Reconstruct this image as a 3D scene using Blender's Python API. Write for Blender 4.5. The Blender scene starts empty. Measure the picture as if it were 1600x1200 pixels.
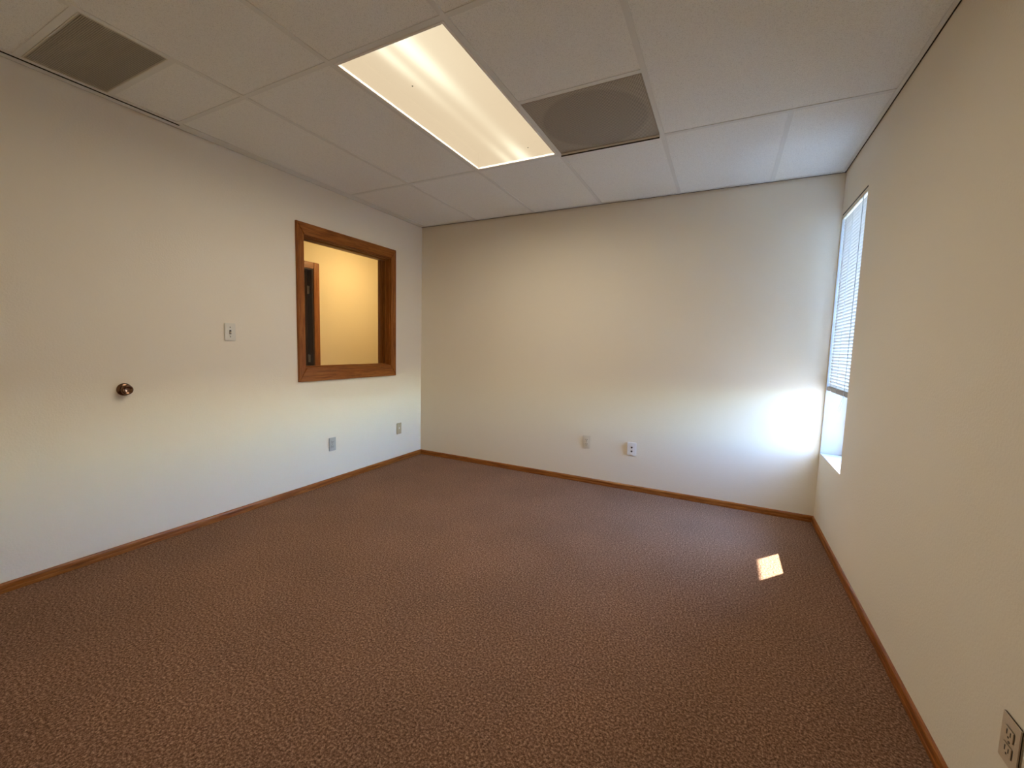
import bpy, bmesh, math, random
from mathutils import Vector, Matrix
random.seed(7)
S = bpy.context.scene
COL = S.collection

# ------------------------------------------------------------------ room sizes (metres)
W, H, YF = 3.536, 2.395, -3.72          # right wall x, ceiling z, front wall y (left wall x=0, back wall y=0)
T = .6096                                # two-foot ceiling module
GX, GY = 1.2888, -.9927                  # far left corner of the light's module
TL = .14                                 # left wall thickness
TR = .255                                # right (outside) wall thickness
NY0, NY1, NZ0, NZ1 = -.585, -.018, .505, 2.122      # daylight window opening
IY0, IY1, IZ0, IZ1 = -1.408, -.462, .968, 2.003     # interior window opening
XH = -1.42                               # hallway far wall face

# ------------------------------------------------------------------ camera
cam_d = bpy.data.cameras.new('camera'); cam = bpy.data.objects.new('camera', cam_d); COL.objects.link(cam)
r_ = Vector((0.89073779, 0.45375297, 0.02635218)); u_ = Vector((-0.06458275, 0.06896264, 0.99552661)); f_ = Vector((-0.44990584, 0.88845506, -0.09073224))
M = Matrix(((r_.x, u_.x, -f_.x), (r_.y, u_.y, -f_.y), (r_.z, u_.z, -f_.z))).to_4x4()
M.translation = Vector((2.9008, -3.5574, 1.1963))
cam.matrix_world = M
cam_d.sensor_width = 36; cam_d.lens = 652.9/1600*36; cam_d.clip_start = .02
S.camera = cam

# ------------------------------------------------------------------ world, sun, exposure
SUN_EL = math.radians(48.8)
SKY, SUN, EXPO = 12.0, 48.0, 0.0
LAMP_TINT = (1, .945, .87)
TROFFER, LENS, HALL = 182.0, 1.0, 86.0
w = bpy.data.worlds.new('sky'); S.world = w; w.use_nodes = True
nt = w.node_tree; bg = nt.nodes['Background']
sky = nt.nodes.new('ShaderNodeTexSky'); sky.sky_type = 'NISHITA'; sky.sun_disc = False; sky.ozone_density = 4; sky.dust_density = .2
sky.sun_elevation = SUN_EL; sky.sun_rotation = math.atan2(.623, .782)
tm = nt.nodes.new('ShaderNodeMix'); tm.data_type = 'RGBA'; tm.blend_type = 'MULTIPLY'; tm.inputs[0].default_value = 1; tm.inputs[7].default_value = (.88, 1, 1.16, 1)
nt.links.new(sky.outputs[0], tm.inputs[6]); nt.links.new(tm.outputs[2], bg.inputs[0]); bg.inputs[1].default_value = SKY
sd = bpy.data.lights.new('sun', 'SUN'); so = bpy.data.objects.new('sun', sd); COL.objects.link(so)
d = Vector((-.623*math.cos(SUN_EL), -.782*math.cos(SUN_EL), -math.sin(SUN_EL)))
so.rotation_euler = d.to_track_quat('-Z', 'Y').to_euler(); so.location = (6, 4, 6)
sd.energy = SUN; sd.angle = math.radians(.53); sd.color = (1, .95, .88)
S.view_settings.view_transform = 'Standard'; S.view_settings.look = 'None'
S.view_settings.exposure = EXPO; S.view_settings.gamma = 1; S.view_settings.use_curve_mapping = False
S.cycles.max_bounces = 14; S.cycles.diffuse_bounces = 9; S.cycles.transparent_max_bounces = 16
S.cycles.sample_clamp_indirect = 12

# ------------------------------------------------------------------ materials
def mat(name, color, rough=.6, metal=0, spec=.5):
    m = bpy.data.materials.new(name); m.use_nodes = True
    b = m.node_tree.nodes['Principled BSDF']
    b.inputs['Base Color'].default_value = (*color, 1); b.inputs['Roughness'].default_value = rough
    b.inputs['Metallic'].default_value = metal; b.inputs['Specular IOR Level'].default_value = spec
    return m, m.node_tree, b
def noise(nt, scale, detail=3, rough=.5, coord='Object', stretch=None):
    tc = nt.nodes.new('ShaderNodeTexCoord'); n = nt.nodes.new('ShaderNodeTexNoise')
    n.inputs['Scale'].default_value = scale; n.inputs['Detail'].default_value = detail; n.inputs['Roughness'].default_value = rough
    if stretch:
        mp = nt.nodes.new('ShaderNodeMapping'); mp.inputs['Scale'].default_value = stretch
        nt.links.new(tc.outputs[coord], mp.inputs[0]); nt.links.new(mp.outputs[0], n.inputs['Vector'])
    else: nt.links.new(tc.outputs[coord], n.inputs['Vector'])
    return n
def ramp(nt, src, stops):
    r = nt.nodes.new('ShaderNodeValToRGB'); e = r.color_ramp.elements
    while len(e) < len(stops): e.new(.5)
    for k, (p, c) in enumerate(stops): e[k].position = p; e[k].color = (*c, 1)
    nt.links.new(src, r.inputs[0]); return r
def bump(nt, b, src, strength, dist):
    bp = nt.nodes.new('ShaderNodeBump'); bp.inputs['Strength'].default_value = strength; bp.inputs['Distance'].default_value = dist
    nt.links.new(src, bp.inputs['Height']); nt.links.new(bp.outputs[0], b.inputs['Normal'])

def paint(name, c, bs=.25):
    m, nt, b = mat(name, c, .7, 0, .3)
    n = noise(nt, 110, 3, .55); bump(nt, b, n.outputs[0], bs, .004)
    return m
M_WALL = paint('painted_plaster', (.83, .77, .645))
M_HALLWALL = paint('hall_plaster', (.80, .70, .52))
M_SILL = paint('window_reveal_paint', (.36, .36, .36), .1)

def carpet():
    m, nt, b = mat('carpet', (.14, .085, .055), .95, 0, .1)
    n = noise(nt, 125, 4, .8); r = ramp(nt, n.outputs[0], [(.33, (.045, .019, .011)), (.5, (.195, .106, .064)), (.67, (.50, .32, .215))])
    n2 = noise(nt, 2.2, 3, .5); r2 = ramp(nt, n2.outputs[0], [(.3, (.90, .90, .90)), (.7, (1.06, 1.04, 1.03))])
    mx = nt.nodes.new('ShaderNodeMix'); mx.data_type = 'RGBA'; mx.blend_type = 'MULTIPLY'; mx.inputs[0].default_value = 1
    nt.links.new(r.outputs[0], mx.inputs[6]); nt.links.new(r2.outputs[0], mx.inputs[7])
    nt.links.new(mx.outputs[2], b.inputs['Base Color'])
    bump(nt, b, n.outputs[0], .6, .004)
    return m
M_CARPET = carpet()

def tile_mat():
    m, nt, b = mat('mineral_fibre', (.62, .60, .57), .9, 0, .1)
    n = noise(nt, 330, 2, .6); r = ramp(nt, n.outputs[0], [(.28, (.58, .585, .56)), (.42, (.82, .835, .805)), (.7, (.88, .895, .865))])
    nt.links.new(r.outputs[0], b.inputs['Base Color']); bump(nt, b, n.outputs[0], .5, .004)
    return m
M_TILE = tile_mat()
M_GRID = mat('grid_enamel', (.72, .735, .705), .5)[0]
M_DARK = mat('dark_void_and_shade', (.03, .025, .02), .9)[0]

def wood(name, dark, mid, light, stretch, rough=.35):
    m, nt, b = mat(name, mid, rough, 0, .3)
    n = noise(nt, 9, 5, .65, 'Object', stretch); r = ramp(nt, n.outputs[0], [(.28, dark), (.5, mid), (.74, light)])
    nt.links.new(r.outputs[0], b.inputs['Base Color']); bump(nt, b, n.outputs[0], .08, .002)
    return m
OAK = ((.13, .034, .005), (.265, .085, .013), (.40, .155, .034))
M_OAKX = wood('stained_oak_x', *OAK, (.6, 9, 9)); M_OAKY = wood('stained_oak_y', *OAK, (9, .6, 9)); M_OAKZ = wood('stained_oak_z', *OAK, (9, 9, .6))
M_DOOR = wood('dark_door_wood', (.035, .014, .008), (.06, .026, .014), (.09, .042, .022), (9, 9, .5), .3)
M_IVORY = mat('ivory_plastic', (.72, .66, .54), .35)[0]
M_WHITEP = mat('white_plastic', (.80, .79, .78), .35)[0]
M_GREYP = mat('grey_plastic', (.46, .46, .42), .4)[0]
M_TAN = mat('tan_plastic', (.46, .37, .22), .4)[0]
M_SWITCH = mat('almond_plastic', (.72, .70, .61), .35)[0]
M_BEIGE = mat('beige_plastic', (.60, .50, .38), .4)[0]
M_SLOT = mat('gap_shade_black', (.04, .035, .03), .6)[0]
M_BRASS = mat('antique_brass', (.17, .095, .06), .2, 1)[0]
M_STEEL = mat('hinge_steel', (.62, .58, .5), .3, 1)[0]
M_SCREW = mat('screw_metal', (.30, .28, .24), .35, 1)[0]
M_WHITEM = mat('white_enamel', (.80, .78, .74), .45)[0]
M_CREAM = mat('cream_enamel', (.78, .74, .60), .45)[0]
M_RAIL = mat('rail_enamel', (.30, .27, .23), .5)[0]
M_CORD = mat('cord_white', (.75, .75, .73), .8)[0]
M_CORDG = mat('cord_grey', (.45, .48, .50), .8)[0]
M_EXT = paint('stucco', (.55, .48, .40), .3)
M_UNSEEN_EAVE = paint('unseen_eave_paint', (.55, .52, .48), .1)
M_ALU = mat('window_aluminium', (.70, .70, .70), .4, .6)[0]

def ground_mat():
    m, nt, b = mat('concrete_ground', (.36, .35, .33), .9, 0, .2)
    n = noise(nt, .8, 6, .6); r = ramp(nt, n.outputs[0], [(.3, (.20, .20, .185)), (.7, (.30, .295, .28))]); nt.links.new(r.outputs[0], b.inputs['Base Color'])
    return m
M_GROUND = ground_mat()

def slat_mat():
    m = bpy.data.materials.new('vinyl_slat'); m.use_nodes = True; nt = m.node_tree; nt.nodes.clear()
    o = nt.nodes.new('ShaderNodeOutputMaterial'); mx = nt.nodes.new('ShaderNodeMixShader'); mx.inputs[0].default_value = SLAT_TRANS
    a = nt.nodes.new('ShaderNodeBsdfDiffuse'); a.inputs[0].default_value = (.80, .82, .84, 1)
    t = nt.nodes.new('ShaderNodeBsdfTranslucent'); t.inputs[0].default_value = (.90, .86, .75, 1)
    nt.links.new(a.outputs[0], mx.inputs[1]); nt.links.new(t.outputs[0], mx.inputs[2]); nt.links.new(mx.outputs[0], o.inputs[0])
    return m
SLAT_TRANS = .040
M_SLAT = slat_mat()

def glass_mat():
    m = bpy.data.materials.new('window_glass'); m.use_nodes = True; nt = m.node_tree; nt.nodes.clear()
    o = nt.nodes.new('ShaderNodeOutputMaterial'); mx = nt.nodes.new('ShaderNodeMixShader')
    fr = nt.nodes.new('ShaderNodeFresnel'); fr.inputs[0].default_value = 1.45
    t = nt.nodes.new('ShaderNodeBsdfTransparent'); t.inputs[0].default_value = (.97, .985, .98, 1)
    g = nt.nodes.new('ShaderNodeBsdfGlossy'); g.inputs['Roughness'].default_value = .02
    ge = nt.nodes.new('ShaderNodeNewGeometry'); om = nt.nodes.new('ShaderNodeMath'); om.operation = 'SUBTRACT'; om.inputs[0].default_value = 1
    nt.links.new(ge.outputs['Backfacing'], om.inputs[1]); ml = nt.nodes.new('ShaderNodeMath'); ml.operation = 'MULTIPLY'
    nt.links.new(fr.outputs[0], ml.inputs[0]); nt.links.new(om.outputs[0], ml.inputs[1])     # reflect once, on the face the light enters
    nt.links.new(ml.outputs[0], mx.inputs[0]); nt.links.new(t.outputs[0], mx.inputs[1]); nt.links.new(g.outputs[0], mx.inputs[2]); nt.links.new(mx.outputs[0], o.inputs[0])
    return m
M_GLASS = glass_mat()

def lens_mat():
    """Prismatic acrylic lens lit from behind by its tubes: glowing, brighter along the two lamps and at their ends, and partly see-through."""
    m = bpy.data.materials.new('lamp_lens'); m.use_nodes = True; nt = m.node_tree; nt.nodes.clear()
    N, L = nt.nodes.new, nt.links.new
    o = N('ShaderNodeOutputMaterial'); tc = N('ShaderNodeTexCoord'); sp = N('ShaderNodeSeparateXYZ'); L(tc.outputs['Object'], sp.inputs[0])
    def mth(op, a, b=None):
        n = N('ShaderNodeMath'); n.operation = op
        for k, v in enumerate((a, b)):
            if v is None: continue
            if isinstance(v, (int, float)): n.inputs[k].default_value = v
            else: L(v, n.inputs[k])
        return n.outputs[0]
    def gauss(src, c, wd): return mth('POWER', 2.718, mth('MULTIPLY', mth('POWER', mth('DIVIDE', mth('SUBTRACT', src, c), wd), 2), -1))
    x, y = sp.outputs[0], sp.outputs[1]
    ends = mth('ADD', gauss(y, -.62, .34), mth('MULTIPLY', gauss(y, .56, .22), .75))
    lamps = mth('ADD', mth('MULTIPLY', gauss(x, .075, .045), 1.0), mth('MULTIPLY', gauss(x, -.035, .032), .55))
    hot = mth('MULTIPLY', lamps, mth('ADD', mth('MULTIPLY', ends, .55), .10))
    near = mth('MULTIPLY', gauss(y, -.62, .5), mth('MULTIPLY', gauss(x, .14, .2), .12))
    ex = mth('MAXIMUM', mth('SUBTRACT', mth('ABSOLUTE', x), .2735), 0); ey = mth('MAXIMUM', mth('SUBTRACT', mth('ABSOLUTE', y), .5785), 0)
    rim = mth('MINIMUM', mth('MULTIPLY', mth('ADD', ex, ey), 60), .2)
    val = mth('ADD', mth('ADD', mth('ADD', hot, near), rim), .86)
    rmp = N('ShaderNodeValToRGB'); e = rmp.color_ramp.elements
    e[0].position = .0; e[0].color = (.94, .745, .50, 1); e[1].position = 1; e[1].color = (1, .93, .70, 1)
    L(mth('MULTIPLY', mth('SUBTRACT', val, .85), 2.2), rmp.inputs[0])
    em = N('ShaderNodeEmission'); L(rmp.outputs[0], em.inputs[0]); L(mth('MULTIPLY', val, LENS), em.inputs[1])
    tr = N('ShaderNodeBsdfTransparent'); tr.inputs[0].default_value = (1, .97, .9, 1)
    mx = N('ShaderNodeMixShader'); mx.inputs[0].default_value = .35
    L(em.outputs[0], mx.inputs[1]); L(tr.outputs[0], mx.inputs[2]); L(mx.outputs[0], o.inputs[0])
    return m
M_LENS = lens_mat()

# ------------------------------------------------------------------ mesh helpers
def add_box(bm, lo, hi, bev=0, seg=2):
    g = bmesh.ops.create_cube(bm, size=1)
    for v in g['verts']: v.co = Vector([(lo[k]+hi[k])/2 + v.co[k]*(hi[k]-lo[k]) for k in range(3)])
    if bev:
        es = list({e for v in g['verts'] for e in v.link_edges})
        bmesh.ops.bevel(bm, geom=es, offset=bev, segments=seg, affect='EDGES', clamp_overlap=True)
def add_prism(bm, prof, axis, a, b):
    """extrude a closed 2-D profile along axis 0/1/2 from a to b"""
    def P(p, t):
        q = list(p); q.insert(axis, t); return q
    A = [bm.verts.new(P(p, a)) for p in prof]; B = [bm.verts.new(P(p, b)) for p in prof]; n = len(prof)
    for k in range(n): bm.faces.new((A[k], A[(k+1) % n], B[(k+1) % n], B[k]))
    bm.faces.new(A[::-1]); bm.faces.new(B)
def add_lathe(bm, prof, seg=32, mtx=Matrix()):
    """prof: (radius, height) pairs turned round local z"""
    rings = []
    for r, z in prof:
        rings.append([bm.verts.new(mtx @ Vector((r*math.cos(2*math.pi*k/seg), r*math.sin(2*math.pi*k/seg), z))) for k in range(seg)])
    for a, b in zip(rings, rings[1:]):
        for k in range(seg): bm.faces.new((a[k], a[(k+1) % seg], b[(k+1) % seg], b[k]))
    bm.faces.new(rings[0][::-1]); bm.faces.new(rings[-1])
def add_tube(bm, pts, r, seg=6):
    pts = [Vector(p) for p in pts]; rings = []
    for k, p in enumerate(pts):
        t = (pts[min(k+1, len(pts)-1)] - pts[max(k-1, 0)]).normalized()
        a = t.orthogonal().normalized() if k == 0 else (rings_a - t*rings_a.dot(t)).normalized()
        rings_a = a; b = t.cross(a)
        rings.append([bm.verts.new(p + r*(a*math.cos(2*math.pi*j/seg) + b*math.sin(2*math.pi*j/seg))) for j in range(seg)])
    for a, b in zip(rings, rings[1:]):
        for k in range(seg): bm.faces.new((a[k], a[(k+1) % seg], b[(k+1) % seg], b[k]))
    bm.faces.new(rings[0][::-1]); bm.faces.new(rings[-1])
def obj(name, bm, m, parent=None, smooth=False, loc=None):
    bmesh.ops.recalc_face_normals(bm, faces=bm.faces)
    me = bpy.data.meshes.new(name); bm.to_mesh(me); bm.free(); me.materials.append(m)
    if smooth:
        for p in me.polygons: p.use_smooth = True
    o = bpy.data.objects.new(name, me); COL.objects.link(o)
    if parent: o.parent = parent
    if loc: o.location = loc
    return o
def boxo(name, lo, hi, m, parent=None, bev=0):
    """box as an object; origin at its centre (relative to the parent's origin when there is one)"""
    c = [(lo[k]+hi[k])/2 for k in range(3)]
    bm = bmesh.new(); add_box(bm, [lo[k]-c[k] for k in range(3)], [hi[k]-c[k] for k in range(3)], bev)
    return obj(name, bm, m, parent, loc=c)
def empty(name, loc=(0, 0, 0), rot=(0, 0, 0)):
    o = bpy.data.objects.new(name, None); COL.objects.link(o); o.location = loc; o.rotation_euler = rot; return o
def struct(o, label=None):
    o['kind'] = 'structure'
    if label: o['label'] = label
    return o
def thing(o, label, cat, group=None):
    o['label'] = label; o['category'] = cat
    if group: o['group'] = group
    return o
def shell(boxes, name, m, label):
    bm = bmesh.new()
    for lo, hi in boxes: add_box(bm, lo, hi)
    return struct(obj(name, bm, m), label)

HP = 2.62                                 # walls run up past the tiles into the dark plenum
# ------------------------------------------------------------------ room shell
shell([((-TL, YF-.12, -.12), (W+TR, .12, 0))], 'floor', M_CARPET, 'brown cut pile carpet covering the whole office floor')
xo = -TL
shell([((xo, YF, 0), (0, IY0, HP)), ((xo, IY1, 0), (0, .12, HP)), ((xo, IY0, 0), (0, IY1, IZ0)), ((xo, IY0, IZ1), (0, IY1, HP))],
      'wall_left', M_WALL, 'off white wall with the oak framed interior window')
shell([((0, 0, 0), (W, .12, HP))], 'wall_back', M_WALL, 'plain off white wall opposite, between the two windows')
shell([((W, YF, 0), (W+.14, NY0, HP)), ((W, NY1, 0), (W+.14, .12, HP)), ((W, NY0, 0), (W+.14, NY1, NZ0)), ((W, NY0, NZ1), (W+.14, NY1, HP))],
      'wall_right', M_WALL, 'off white wall pierced by the tall narrow daylight window')
xa, xb = W+.14, W+TR
shell([((xa, YF-.12, -.12), (xb, NY0, HP)), ((xa, NY1, -.12), (xb, .6, HP)), ((xa, NY0, -.12), (xb, NY1, NZ0)), ((xa, NY0, NZ1), (xb, NY1, HP))],
      'wall_exterior', M_EXT, 'stucco outer skin of the building around the window')
shell([((-TL, YF-.12, 0), (W+.14, YF, HP))], 'wall_front', M_WALL, 'plain off white wall opposite the back wall')
struct(boxo('unseen_sun_eave', (W+TR, -6, 2.361), (W+.90, 4, 2.50), M_UNSEEN_EAVE), 'unseen eave outside the window, set to cut off the high sun')  # out of view; its edge is placed to end the sun patch
struct(boxo('ground', (-25, -40, -.6), (60, 40, -.13), M_GROUND), 'pale paved ground outside')

struct(boxo('daylight_blocker', (W+TR, -1.02, -.13), (W+1.05, -.66, 2.361), mat('blocker_grey', (.15, .125, .105), .9)[0]), 'unseen dark block added outside the window to hold back daylight')  # added out of view to block grazing sky light on the back wall

# ------------------------------------------------------------------ ceiling: slab, tiles, tees
ceil = struct(boxo('ceiling', (-TL, YF-.12, HP), (W+TR, .12, HP+.1), M_DARK), 'suspended ceiling of textured tiles in a thin metal grid')
def cpart(name, lo, hi, m, bev=0):
    o = boxo(name, lo, hi, m, None, bev); o.parent = ceil; o.matrix_parent_inverse = Matrix.Translation(ceil.location).inverted(); return o
zt = H + .003                             # tile underside, 3 mm above the tee flange face
X = [GX-2*T, GX-T, GX, GX+T, GX+2*T]
near = YF + .006
GB = .018                                 # gap between the back wall and the grid
def tile(x0, x1, y0, y1, dz=0, e=.004):
    cpart('ceiling_tile', (x0+e, y0+e, zt+dz), (x1-e, y1-e, zt+.015+dz), M_TILE, .0015)
yA, yB = GY, GY-2*T                       # far and near ends of the light's module
VY0, VY1 = GY-2*T-.62, GY-2*T-.305        # vent module (1 ft x 2 ft)
VY1 = -2.512; VY0 = VY1-.312
# back row
xs = X + [GX+3*T, W-.009]
for a, b in zip(xs, xs[1:]): tile(a, b, yA, -GB-.004)
# column 1 (wall side): 2x4 tile, one-foot cut, the vent, near tile
tile(X[0], X[1], yB, yA); tile(X[0], X[1], VY1, yB); tile(X[0], X[1], VY0-2*T, VY0); tile(X[0], X[1], near, VY0-2*T)
tile(X[1], X[2], yB, yA); tile(X[1], X[2], yB-2*T, yB); tile(X[1], X[2], near, yB-2*T)
tile(X[2], X[3], yB-2*T, yB); tile(X[2], X[3], near, yB-2*T)
tile(X[3], X[4], yB, yA-T); tile(X[3], X[4], yB-2*T, yB); tile(X[3], X[4], near, yB-2*T)
tile(X[4], W-.009, yB, yA, .0005); tile(X[4], W-.009, yB-2*T, yB); tile(X[4], W-.009, near, yB-2*T)
# tees (12 mm either side of the module lines)
hw = .012
def tee_y(x, y0, y1): cpart('tee_bar', (x-hw, y0, H), (x+hw, y1, H+.003), M_GRID)
def tee_x(y, x0, x1): cpart('tee_bar', (x0, y-hw, H+.0004), (x1, y+hw, H+.003), M_GRID)
for x in X: tee_y(x, near, -GB)
tee_y(GX+3*T, yA, -GB)
for k in range(4):
    tee_x(yA, X[k]+hw, X[k+1]-hw)
tee_x(yA, X[4]+hw, W-.009)
for k in range(4): tee_x(yB, X[k]+hw, X[k+1]-hw)
tee_x(yB, X[4]+hw, W-.009)
tee_x(yA-T, X[3]+hw, X[4]-hw)
tee_x(VY1, X[0]+hw, X[1]-hw); tee_x(VY0, X[0]+hw, X[1]-hw); tee_x(VY0-2*T, X[0]+hw, X[1]-hw)
for k in range(1, 4): tee_x(yB-2*T, X[k]+hw, X[k+1]-hw)
tee_x(yB-2*T, X[4]+hw, W-.009)
# wall angles: thin strips just off the walls, leaving a dark hairline gap
cpart('wall_angle', (.060, -GB-.016, H-.0006), (W-.01, -GB, H+.0006), M_GRID)
cpart('wall_angle', (W-.024, near, H-.0006), (W-.007, -GB-.016, H+.0006), M_GRID)
cpart('wall_angle', (.007, near, H-.0006), (.043, -GB, H+.0004), M_GRID)
cpart('gap_shade', (.002, -.0025, H+.0015), (W-.002, -.0005, H+.12), M_DARK)  # dark strips along three walls, standing in for shade in the gap
cpart('gap_shade', (.0005, near, H+.0015), (.0025, -.003, H+.12), M_DARK)
cpart('gap_shade', (W-.0025, near, H+.0015), (W-.0005, -.003, H+.12), M_DARK)
cpart('filler_strip', (.043, -2.20, H-.0003), (.0576, -GB, H+.004), M_GRID)
# the slit reads dark because these dark liners colour in its shade

# ------------------------------------------------------------------ baseboards (stained, with a rounded top and a lower bead)
def base_prof(sgn, at):
    p = [(0, 0), (.0125, 0), (.0125, .014), (.0105, .018), (.0105, .032), (.009, .039), (.005, .0445), (0, .046)]
    return [(at+sgn*a, z) for a, z in p]
bm = bmesh.new(); add_prism(bm, base_prof(1, 0), 1, YF+.012, -.0126); struct(obj('baseboard_left', bm, M_OAKY), 'stained oak baseboard under the interior window wall')
bm = bmesh.new(); add_prism(bm, base_prof(-1, W), 1, YF+.012, -.0126); struct(obj('baseboard_right', bm, M_OAKY), 'stained oak baseboard under the daylight window wall')
bm = bmesh.new(); add_prism(bm, base_prof(-1, 0), 0, 0, W); struct(obj('baseboard_back', bm, M_OAKX), 'stained oak baseboard under the back wall')
bm = bmesh.new(); add_prism(bm, base_prof(1, YF), 0, 0, W); struct(obj('baseboard_front', bm, M_OAKX))

# ------------------------------------------------------------------ interior window (oak casing, jamb, stops, pane)
win = struct(empty('window_1', (0, (IY0+IY1)/2, IZ0)), 'oak cased interior window looking into a warmly lit hallway')
def wpart(name, lo, hi, m, bev=0, parent=None):
    p = parent or win; o = boxo(name, lo, hi, m, None, bev); o.parent = p
    o.matrix_parent_inverse = Matrix.Translation(p.location).inverted(); return o
oy0, oy1, oz0, oz1 = -1.457, -.401, .877, 2.081
CT = .018
def casing(prof_pts, m):
    bm = bmesh.new(); A = [bm.verts.new((0, y, z)) for y, z in prof_pts]; B = [bm.verts.new((CT, y, z)) for y, z in prof_pts]
    n = len(A)
    for k in range(n): bm.faces.new((A[k], A[(k+1) % n], B[(k+1) % n], B[k]))
    bm.faces.new(A[::-1]); f = bm.faces.new(B)
    bmesh.ops.bevel(bm, geom=list(f.edges), offset=.004, segments=2, affect='EDGES')
    o = obj('casing', bm, m); o.parent = win; o.matrix_parent_inverse = Matrix.Translation(win.location).inverted()
iy0, iy1, iz0, iz1 = IY0+.012, IY1-.012, IZ0+.012, IZ1-.012   # casing overlaps the jamb, mitred corners
g = .0006
casing([(oy0, oz0+g), (iy0, iz0+g), (iy0, iz1-g), (oy0, oz1-g)], M_OAKZ)
casing([(oy1, oz0+g), (iy1, iz0+g), (iy1, iz1-g), (oy1, oz1-g)], M_OAKZ)
casing([(oy0+g, oz1), (iy0+g, iz1), (iy1-g, iz1), (oy1-g, oz1)], M_OAKY)
casing([(oy0+g, oz0), (iy0+g, iz0), (iy1-g, iz0), (oy1-g, oz0)], M_OAKY)
jt = .018
wpart('jamb', (-TL-.004, IY0, IZ0), (.0, IY0+jt, IZ1), M_OAKZ); wpart('jamb', (-TL-.004, IY1-jt, IZ0), (.0, IY1, IZ1), M_OAKZ)
wpart('jamb', (-TL-.004, IY0+jt, IZ1-jt), (.0, IY1-jt, IZ1), M_OAKY); wpart('jamb', (-TL-.004, IY0+jt, IZ0), (.0, IY1-jt, IZ0+jt), M_OAKY)
for xs_ in ((-.052, -.036), (-.072, -.058)):
    a, b = xs_; q = .010
    wpart('glass_stop', (a, IY0+jt, IZ0+jt), (b, IY0+jt+q, IZ1-jt), M_OAKZ, .002); wpart('glass_stop', (a, IY1-jt-q, IZ0+jt), (b, IY1-jt, IZ1-jt), M_OAKZ, .002)
    wpart('glass_stop', (a, IY0+jt+q, IZ1-jt-q), (b, IY1-jt-q, IZ1-jt), M_OAKY, .002); wpart('glass_stop', (a, IY0+jt+q, IZ0+jt), (b, IY1-jt-q, IZ0+jt+q), M_OAKY, .002)
wpart('glass_pane', (-.057, IY0+jt, IZ0+jt), (-.053, IY1-jt, IZ1-jt), M_GLASS)

# ------------------------------------------------------------------ daylight window: frame, pane
w2 = struct(empty('window_2', (W+.15, (NY0+NY1)/2, NZ0)), 'tall narrow outside window in the corner of the room')
def w2p(name, lo, hi, m, bev=0): return wpart(name, lo, hi, m, bev, w2)
fx0, fx1 = W+.150, W+.185; fw = .03
w2p('frame', (fx0, NY0, NZ0), (fx1, NY0+fw, NZ1), M_ALU, .002); w2p('frame', (fx0, NY1-fw, NZ0), (fx1, NY1, NZ1), M_ALU, .002)
w2p('frame', (fx0, NY0+fw, NZ0), (fx1, NY1-fw, NZ0+fw), M_ALU, .002); w2p('frame', (fx0, NY0+fw, NZ1-fw), (fx1, NY1-fw, NZ1), M_ALU, .002)
w2p('glass_pane', (W+.166, NY0+fw, NZ0+fw), (W+.170, NY1-fw, NZ1-fw), M_GLASS)
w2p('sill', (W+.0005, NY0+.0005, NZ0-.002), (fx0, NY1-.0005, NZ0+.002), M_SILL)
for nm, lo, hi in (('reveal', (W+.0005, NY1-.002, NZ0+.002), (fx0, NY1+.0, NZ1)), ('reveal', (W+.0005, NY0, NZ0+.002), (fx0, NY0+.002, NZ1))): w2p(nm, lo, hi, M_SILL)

# ------------------------------------------------------------------ mini blind
BX = W+.0165; BY0, BY1 = NY0+.006, NY1-.0045
BZ = .948                                 # underside of the bottom rail
bl = thing(empty('window_blind', (BX, (BY0+BY1)/2, BZ)), 'white mini blind half lowered in the tall corner window', 'blind')
def bp(name, bm, m, smooth=False):
    o = obj(name, bm, m, None, smooth); o.parent = bl; o.matrix_parent_inverse = Matrix.Translation(bl.location).inverted(); return o
bm = bmesh.new(); add_box(bm, (BX-.0150, BY0, NZ1-.034), (BX+.013, BY1, NZ1-.007), .002); bp('head_rail', bm, M_CREAM)
bm = bmesh.new(); add_box(bm, (BX-.0160, BY0, NZ1-.0065), (BX+.013, BY1, NZ1-.0008)); bp('head_gap_shade', bm, M_SLOT)  # black strip drawn in for the shade between head rail and opening
bm = bmesh.new(); add_box(bm, (BX-.012, BY0, BZ), (BX+.012, BY1, BZ+.030), .004); bp('bottom_rail', bm, M_RAIL)
pitch = .0205; tilt = math.radians(74); n = int((NZ1-.042-(BZ+.032))/pitch)
def slat_mesh():
    bm = bmesh.new(); K = 5; rows = []
    for k in range(K):
        s = (k/(K-1)-.5)*.025; cr = .0022*(1-(2*k/(K-1)-1)**2)
        # room-side edge up, crowned towards the room
        x = s*math.cos(tilt)*1 - cr*math.sin(tilt); z = -s*math.sin(tilt) - cr*math.cos(tilt)*-1
        rows.append([bm.verts.new((x, y, z)) for y in (BY0+.004, BY1-.004)])
    for a, b in zip(rows, rows[1:]): bm.faces.new((a[0], a[1], b[1], b[0]))
    me = bpy.data.meshes.new('slat'); bm.to_mesh(me); bm.free(); me.materials.append(M_SLAT)
    for p in me.polygons: p.use_smooth = True
    return me
sm = slat_mesh()
for k in range(n+1):
    o = bpy.data.objects.new('slat', sm); COL.objects.link(o); o.parent = bl; o.location = (0, -(BY0+BY1)/2, .038 + k*pitch)
for yy in (BY0+.10, (BY0+BY1)/2+.02, BY1-.10):
    bm = bmesh.new(); add_tube(bm, [(BX-.013, yy, BZ+.004), (BX-.013, yy, NZ1-.03)], .0008, 5); bp('ladder_cord', bm, M_CORDG)
bm = bmesh.new()
y1 = BY0+.075
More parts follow.
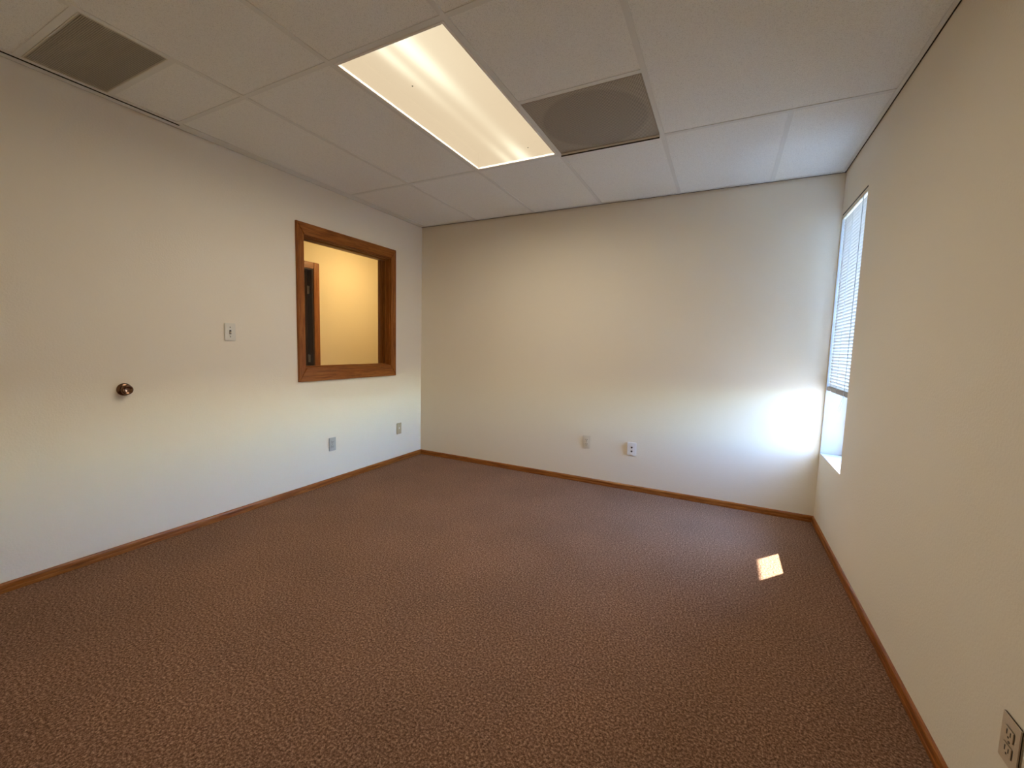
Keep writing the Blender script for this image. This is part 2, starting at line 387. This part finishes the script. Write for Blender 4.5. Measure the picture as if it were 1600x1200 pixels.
add_tube(bm, [(BX-.016, y1, NZ1-.03), (BX-.017, y1, 1.2), (BX-.017, y1+.004, BZ-.004), (BX-.018, y1+.05, BZ-.045), (BX-.018, y1+.085, BZ-.082), (BX-.018, y1+.075, BZ-.090), (BX-.018, y1+.045, BZ-.078), (BX-.018, y1+.015, BZ-.045), (BX-.018, y1-.012, BZ+.0)], .0012, 6)
bp('pull_cord', bm, M_CORDG, True)
for yy in (BY0+.10, BY1-.10):
    bm = bmesh.new(); add_box(bm, (BX-.0125, yy-.005, BZ-.003), (BX+.006, yy+.005, BZ+.02), .0015); bp('cord_button', bm, M_WHITEP)

# ------------------------------------------------------------------ troffer light
LX, LY = GX+T/2, GY-T
tro = thing(empty('ceiling_light', (LX, LY, H)), 'lit long fluorescent light panel recessed in the tiled ceiling', 'light')
hx, hy = T/2-.0135, T-.0135
bm = bmesh.new()
fwd = .013
for lo, hi in (((-hx, -hy, -.001), (-hx+fwd, hy, .012)), ((hx-fwd, -hy, -.001), (hx, hy, .012)), ((-hx+fwd, -hy, -.001), (hx-fwd, -hy+fwd, .012)), ((-hx+fwd, hy-fwd, -.001), (hx-fwd, hy, .012))): add_box(bm, lo, hi, .0015)
obj('frame', bm, M_WHITEM, tro)
bm = bmesh.new()
for lo, hi in (((-hx, -hy, .012), (-hx+.004, hy, .11)), ((hx-.004, -hy, .012), (hx, hy, .11)), ((-hx, -hy, .012), (hx, -hy+.004, .11)), ((-hx, hy-.004, .012), (hx, hy, .11)), ((-hx, -hy, .11), (hx, hy, .114))): add_box(bm, lo, hi)
obj('housing', bm, M_WHITEM, tro)
bm = bmesh.new(); add_box(bm, (-hx+fwd-.001, -hy+fwd-.001, .002), (hx-fwd+.001, hy-fwd+.001, .005)); obj('lens', bm, M_LENS, tro)
for x_, y_ in ((-.08, -.33), (.16, .44)):
    bm = bmesh.new(); add_lathe(bm, [(.0035, 0), (.004, .0008), (.0025, .0012)], 10); obj('speck', bm, M_SLOT, tro, loc=(x_, y_, .0008))
ad = bpy.data.lights.new('troffer_lamp', 'AREA'); ao = bpy.data.objects.new('troffer_lamp', ad); COL.objects.link(ao)
ad.shape = 'RECTANGLE'; ad.size = .54; ad.size_y = 1.15; ad.energy = TROFFER; ad.color = LAMP_TINT; ad.spread = math.radians(172)
ao.location = (0, 0, .012); ao.parent = tro

# ------------------------------------------------------------------ ceiling vents (perforated diffuser, egg-crate return)
vg = 'ceiling air vents'
def perforated(name, base, hole, scale):
    m, nt, b = mat(name, base, .55)
    tc = nt.nodes.new('ShaderNodeTexCoord'); v = nt.nodes.new('ShaderNodeTexVoronoi'); v.inputs['Scale'].default_value = scale; v.inputs['Randomness'].default_value = 0; v.voronoi_dimensions = '2D'
    nt.links.new(tc.outputs['Object'], v.inputs['Vector'])
    r = ramp(nt, v.outputs['Distance'], [(.30, hole), (.36, base)]); nt.links.new(r.outputs[0], b.inputs['Base Color']); return m
M_PERF = perforated('perforated_steel', (.40, .36, .30), (.045, .036, .028), 150)
def duct_disc(m):                         # the holes show the dark round duct behind, paler box corners outside it
    nt = m.node_tree; b = nt.nodes['Principled BSDF']; src = b.inputs['Base Color'].links[0].from_socket
    tc = nt.nodes.new('ShaderNodeTexCoord'); ln = nt.nodes.new('ShaderNodeVectorMath'); ln.operation = 'LENGTH'; sc = nt.nodes.new('ShaderNodeVectorMath'); sc.operation = 'MULTIPLY'; sc.inputs[1].default_value = (1, 1, 0)
    nt.links.new(tc.outputs['Object'], sc.inputs[0]); nt.links.new(sc.outputs[0], ln.inputs[0])
    r = ramp(nt, ln.outputs['Value'], [(.262, (1, 1, 1)), (.282, (1.22, 1.22, 1.2))])
    mx = nt.nodes.new('ShaderNodeMix'); mx.data_type = 'RGBA'; mx.blend_type = 'MULTIPLY'; mx.inputs[0].default_value = 1
    nt.links.new(src, mx.inputs[6]); nt.links.new(r.outputs[0], mx.inputs[7]); nt.links.new(mx.outputs[2], b.inputs['Base Color'])
duct_disc(M_PERF)
dvx, dvy = GX+1.5*T, GY-T/2
dv = thing(empty('air_vent', (dvx, dvy, H)), 'square perforated grey air diffuser beside the lit ceiling panel', 'vent', vg)
q = T/2-.0135
bm = bmesh.new(); add_box(bm, (-q, -q, -.001), (q, q, .003), .001); obj('perforated_plate', bm, M_PERF, dv)
bm = bmesh.new()
for lo, hi in (((-q, q-.006, -.012), (q, q-.003, -.001)),): add_box(bm, lo, hi, .001)
obj('lower_lip', bm, M_WHITEM, dv)
bm = bmesh.new(); add_box(bm, (-q, q-.003, -.017), (q, q+.003, -.001)); obj('lip_shadow', bm, M_DARK, dv)  # dark strip standing in for the shadow line behind the lip
bm = bmesh.new(); add_lathe(bm, [(.19, .02), (.19, .16), (.185, .16), (.185, .02)], 40); obj('duct_collar', bm, M_DARK, dv)

vx0, vx1, vy0, vy1 = X[0]+.013, X[1]-.013, VY0+.013, VY1-.013
lv = thing(empty('air_vent', ((vx0+vx1)/2, (vy0+vy1)/2, H)), 'grey louvred return air grille next to the left wall ceiling edge', 'vent', vg)
ax, ay = (vx1-vx0)/2, (vy1-vy0)/2
bm = bmesh.new()
for lo, hi in (((-ax, -ay, -.002), (-ax+.005, ay, .012)), ((ax-.005, -ay, -.001), (ax, ay, .012)), ((-ax+.005, -ay, -.001), (ax-.005, -ay+.005, .012)), ((-ax+.005, ay-.005, -.001), (ax-.005, ay, .012))): add_box(bm, lo, hi)
M_GRILLE = mat('grille_steel', (.66, .64, .56), .5)[0]
obj('frame', bm, M_GRILLE, lv)
nl = 44
bm = bmesh.new(); s2 = .0055
add_prism(bm, [(-.0022, 0), (-.0012, -.0008), (.0030, .0032), (.0022, .0042)], 0, -ax+.005, ax-.005)
bmesh.ops.recalc_face_normals(bm, faces=bm.faces)
lm = bpy.data.meshes.new('louvre'); bm.to_mesh(lm); bm.free(); lm.materials.append(M_GRILLE)
# prism profile coordinates are (y, z)
for k in range(nl):
    o = bpy.data.objects.new('louvre', lm); COL.objects.link(o); o.parent = lv
    o.location = (0, -ay+.009 + (2*ay-.018)*k/(nl-1), 0)
bm = bmesh.new(); add_box(bm, (-ax, -ay, .0075), (ax, ay, .0105)); obj('backing_plate', bm, mat('duct_dark', (.46, .44, .38), .8)[0], lv)

# ------------------------------------------------------------------ wall plates; local frame: x right along wall, z up, -y out of the wall
def plate_root(name, loc, rz, label, cat, group=None): return thing(empty(name, loc, (0, 0, rz)), label, cat, group)
def bx(parent, name, lo, hi, m, bev=0):
    return boxo(name, lo, hi, m, parent, bev)
def rnd(parent, name, x, z, r, y0, y1, m, seg=18):
    bm = bmesh.new(); mt = Matrix.Rotation(math.pi/2, 4, 'X')
    add_lathe(bm, [(r, 0), (r, (y0-y1)*.7), (r*.75, (y0-y1))], seg, mt)
    return obj(name, bm, m, parent, loc=(x, y0, z))
def duplex(parent, mplate, mface, pw=.035, ph=.057):
    bx(parent, 'cover_plate', (-pw, -.006, -ph), (pw, 0, ph), mplate, .003)
    for s in (-1, 1):
        f = bx(parent, 'receptacle', (-.0165, -.0085, s*.0195-.0135), (.0165, -.005, s*.0195+.0135), mface, .003)
        for x_, hh in ((-.0065, .005), (.0065, .0042)):
            bx(f, 'slot', (x_-.0012, -.0023, -.001+.002-hh), (x_+.0012, -.0016, .001+.002+hh), M_SLOT)
        bx(f, 'ground_hole', (-.0022, -.0023, -.0105), (.0022, -.0016, -.0062), M_SLOT, .0003)
    rnd(parent, 'screw', 0, 0, .003, -.006, -.0075, M_SCREW)
RL = math.pi/2           # left wall: out of wall = +x  (local -y -> +x)
og = 'electrical outlets low on the walls'
t = plate_root('power_outlet', (0, -1.152, .333), RL, 'pale grey duplex power outlet below the oak framed interior window', 'outlet', og); duplex(t, M_GREYP, M_GREYP)
t = plate_root('power_outlet', (1.857, 0, .368), 0, 'beige duplex power outlet on the back wall', 'outlet', og); duplex(t, M_IVORY, M_IVORY)
t = plate_root('power_outlet', (W, -2.262, .332), -math.pi/2, 'beige duplex power outlet on the wall with the daylight window', 'outlet', og); duplex(t, M_BEIGE, M_BEIGE)
t = plate_root('phone_jack', (0, -.344, .333), RL, 'tan blank plate with a small jack near the back corner', 'wall plate')
bx(t, 'cover_plate', (-.035, -.006, -.057), (.035, 0, .057), M_TAN, .003); bx(t, 'jack', (-.008, -.0085, -.004), (.008, -.005, .012), M_IVORY, .001)
rnd(t, 'screw', 0, .042, .003, -.006, -.0075, M_SCREW); rnd(t, 'screw', 0, -.042, .003, -.006, -.0075, M_SCREW)
t = plate_root('cable_jack', (2.25, 0, .358), 0, 'bright white plate with two round black cable jacks', 'wall plate')
bx(t, 'cover_plate', (-.037, -.009, -.056), (.037, 0, .056), M_WHITEP, .003)
for z_ in (.013, -.020): rnd(t, 'socket', 0, z_, .0075, -.009, -.0125, M_SLOT)
t = plate_root('light_switch', (0, -1.941, 1.2385), RL, 'ivory toggle light switch left of the interior window', 'switch')
bx(t, 'cover_plate', (-.035, -.007, -.057), (.035, 0, .057), M_SWITCH, .003)
bx(t, 'toggle_slot', (-.006, -.0078, -.013), (.006, -.0065, .013), M_SLOT)
bm = bmesh.new(); add_prism(bm, [(-.006, -.009), (-.006, .004), (-.019, -.002), (-.019, -.007)], 0, -.0045, .0045); obj('toggle', bm, M_IVORY, t)
rnd(t, 'screw', 0, .031, .0036, -.007, -.0088, M_SCREW); rnd(t, 'screw', 0, -.031, .0036, -.007, -.0088, M_SCREW)

# round brass knob
kn = thing(empty('wall_knob', (0, -2.497, .905), (0, 0, RL)), 'round dark brass knob standing out from the white wall', 'knob')
mt = Matrix.Rotation(math.pi/2, 4, 'X')
bm = bmesh.new(); add_lathe(bm, [(.034, 0), (.034, .003), (.029, .008), (.016, .011)], 36, mt); obj('rosette', bm, M_BRASS, kn, True)
bm = bmesh.new(); add_lathe(bm, [(.011, .010), (.011, .018), (.018, .021), (.0245, .026), (.027, .033), (.0255, .040), (.022, .044), (.020, .0445), (.018, .042), (.010, .0405), (.002, .040)], 36, mt); obj('knob_head', bm, M_BRASS, kn, True)

# ------------------------------------------------------------------ hallway beyond the interior window
HY0, HY1 = -3.0, 2.6
struct(boxo('floor_hallway', (XH, HY0, -.12), (-TL, HY1, -.002), M_CARPET), 'hallway carpet')
struct(boxo('ceiling_hallway', (XH, HY0, H), (-TL, HY1, H+.1), M_TILE), 'hallway ceiling')
DY0, DY1, DZ = -1.12, -.205, 2.03                # door opening in the hallway's far wall
shell([((XH-.12, HY0, 0), (XH, DY0, HP)), ((XH-.12, DY1, 0), (XH, HY1, HP)), ((XH-.12, DY0, DZ), (XH, DY1, HP))], 'wall_hallway', M_HALLWALL, 'warmly lit cream hallway wall seen through the interior window')
shell([((XH-.12, HY0-.1, 0), (-TL, HY0, HP)), ((XH-.12, HY1, 0), (-TL, HY1+.1, HP))], 'wall_hallway_end', M_HALLWALL, 'end walls of the hallway')
shell([((-TL, .12, 0), (-.02, HY1+.1, HP))], 'wall_hallway_side', M_HALLWALL, 'hallway wall running on past the office')
shell([((XH-2.2, HY0, -.05), (XH-2.1, HY1, HP))], 'wall_room_beyond', M_DARK, 'unlit room behind the hallway door')
dr = struct(empty('door_1', (XH, (DY0+DY1)/2, 0)), 'dark brown door in an oak frame across the hallway')
def dp(name, lo, hi, m, bev=0): return wpart(name, lo, hi, m, bev, dr)
cw = .076
dp('casing', (XH, DY1-.006, 0), (XH+.016, DY1-.006+cw, DZ+.066), M_OAKZ, .004); dp('casing', (XH, DY0+.006-cw, 0), (XH+.016, DY0+.006, DZ+.066), M_OAKZ, .004)
dp('casing', (XH, DY0+.0065, DZ-.006), (XH+.016, DY1-.0065, DZ+.066), M_OAKY, .004)
dp('jamb', (XH-.122, DY1-.018, 0), (XH, DY1, DZ), M_DOOR); dp('jamb', (XH-.122, DY0, 0), (XH, DY0+.018, DZ), M_DOOR); dp('jamb', (XH-.122, DY0+.018, DZ-.018), (XH, DY1-.018, DZ), M_DOOR)
slab = dp('door_slab', (XH-.12, DY0+.02, .006), (XH-.082, DY1-.020, DZ-.020), M_DOOR, .002)
for z_ in (1.785, .985):
    bm = bmesh.new(); add_lathe(bm, [(.006, -.045), (.006, .045), (.003, .05)], 14)
    for s in (-.03, 0, .03): add_lathe(bm, [(.0064, s-.001), (.0064, s+.001)], 14)
    add_box(bm, (-.004, -.001, -.044), (.03, .0015, .044))
    o = obj('hinge', bm, M_STEEL); o.parent = dr; o.location = (XH-.076-dr.location.x, DY1-.0195-dr.location.y, z_)
# hallway ceiling lamp (glass dome on a metal ring, off to the side of what the window shows)
hl = thing(empty('hallway_lamp', (-.64, .24, H)), 'warm dome lamp on the hallway ceiling', 'light')
bm = bmesh.new(); add_lathe(bm, [(.15, 0), (.15, -.02), (.14, -.025)], 32); obj('mounting_ring', bm, M_STEEL, hl, True)
md, ntd, bd = mat('dome_glass', (.9, .85, .7), .4); bd.inputs['Emission Color'].default_value = (1, .70, .32, 1); bd.inputs['Emission Strength'].default_value = HALL
bm = bmesh.new(); add_lathe(bm, [(.138, -.022), (.13, -.045), (.10, -.065), (.05, -.076), (.004, -.079)], 32); obj('glass_dome', bm, md, hl, True)
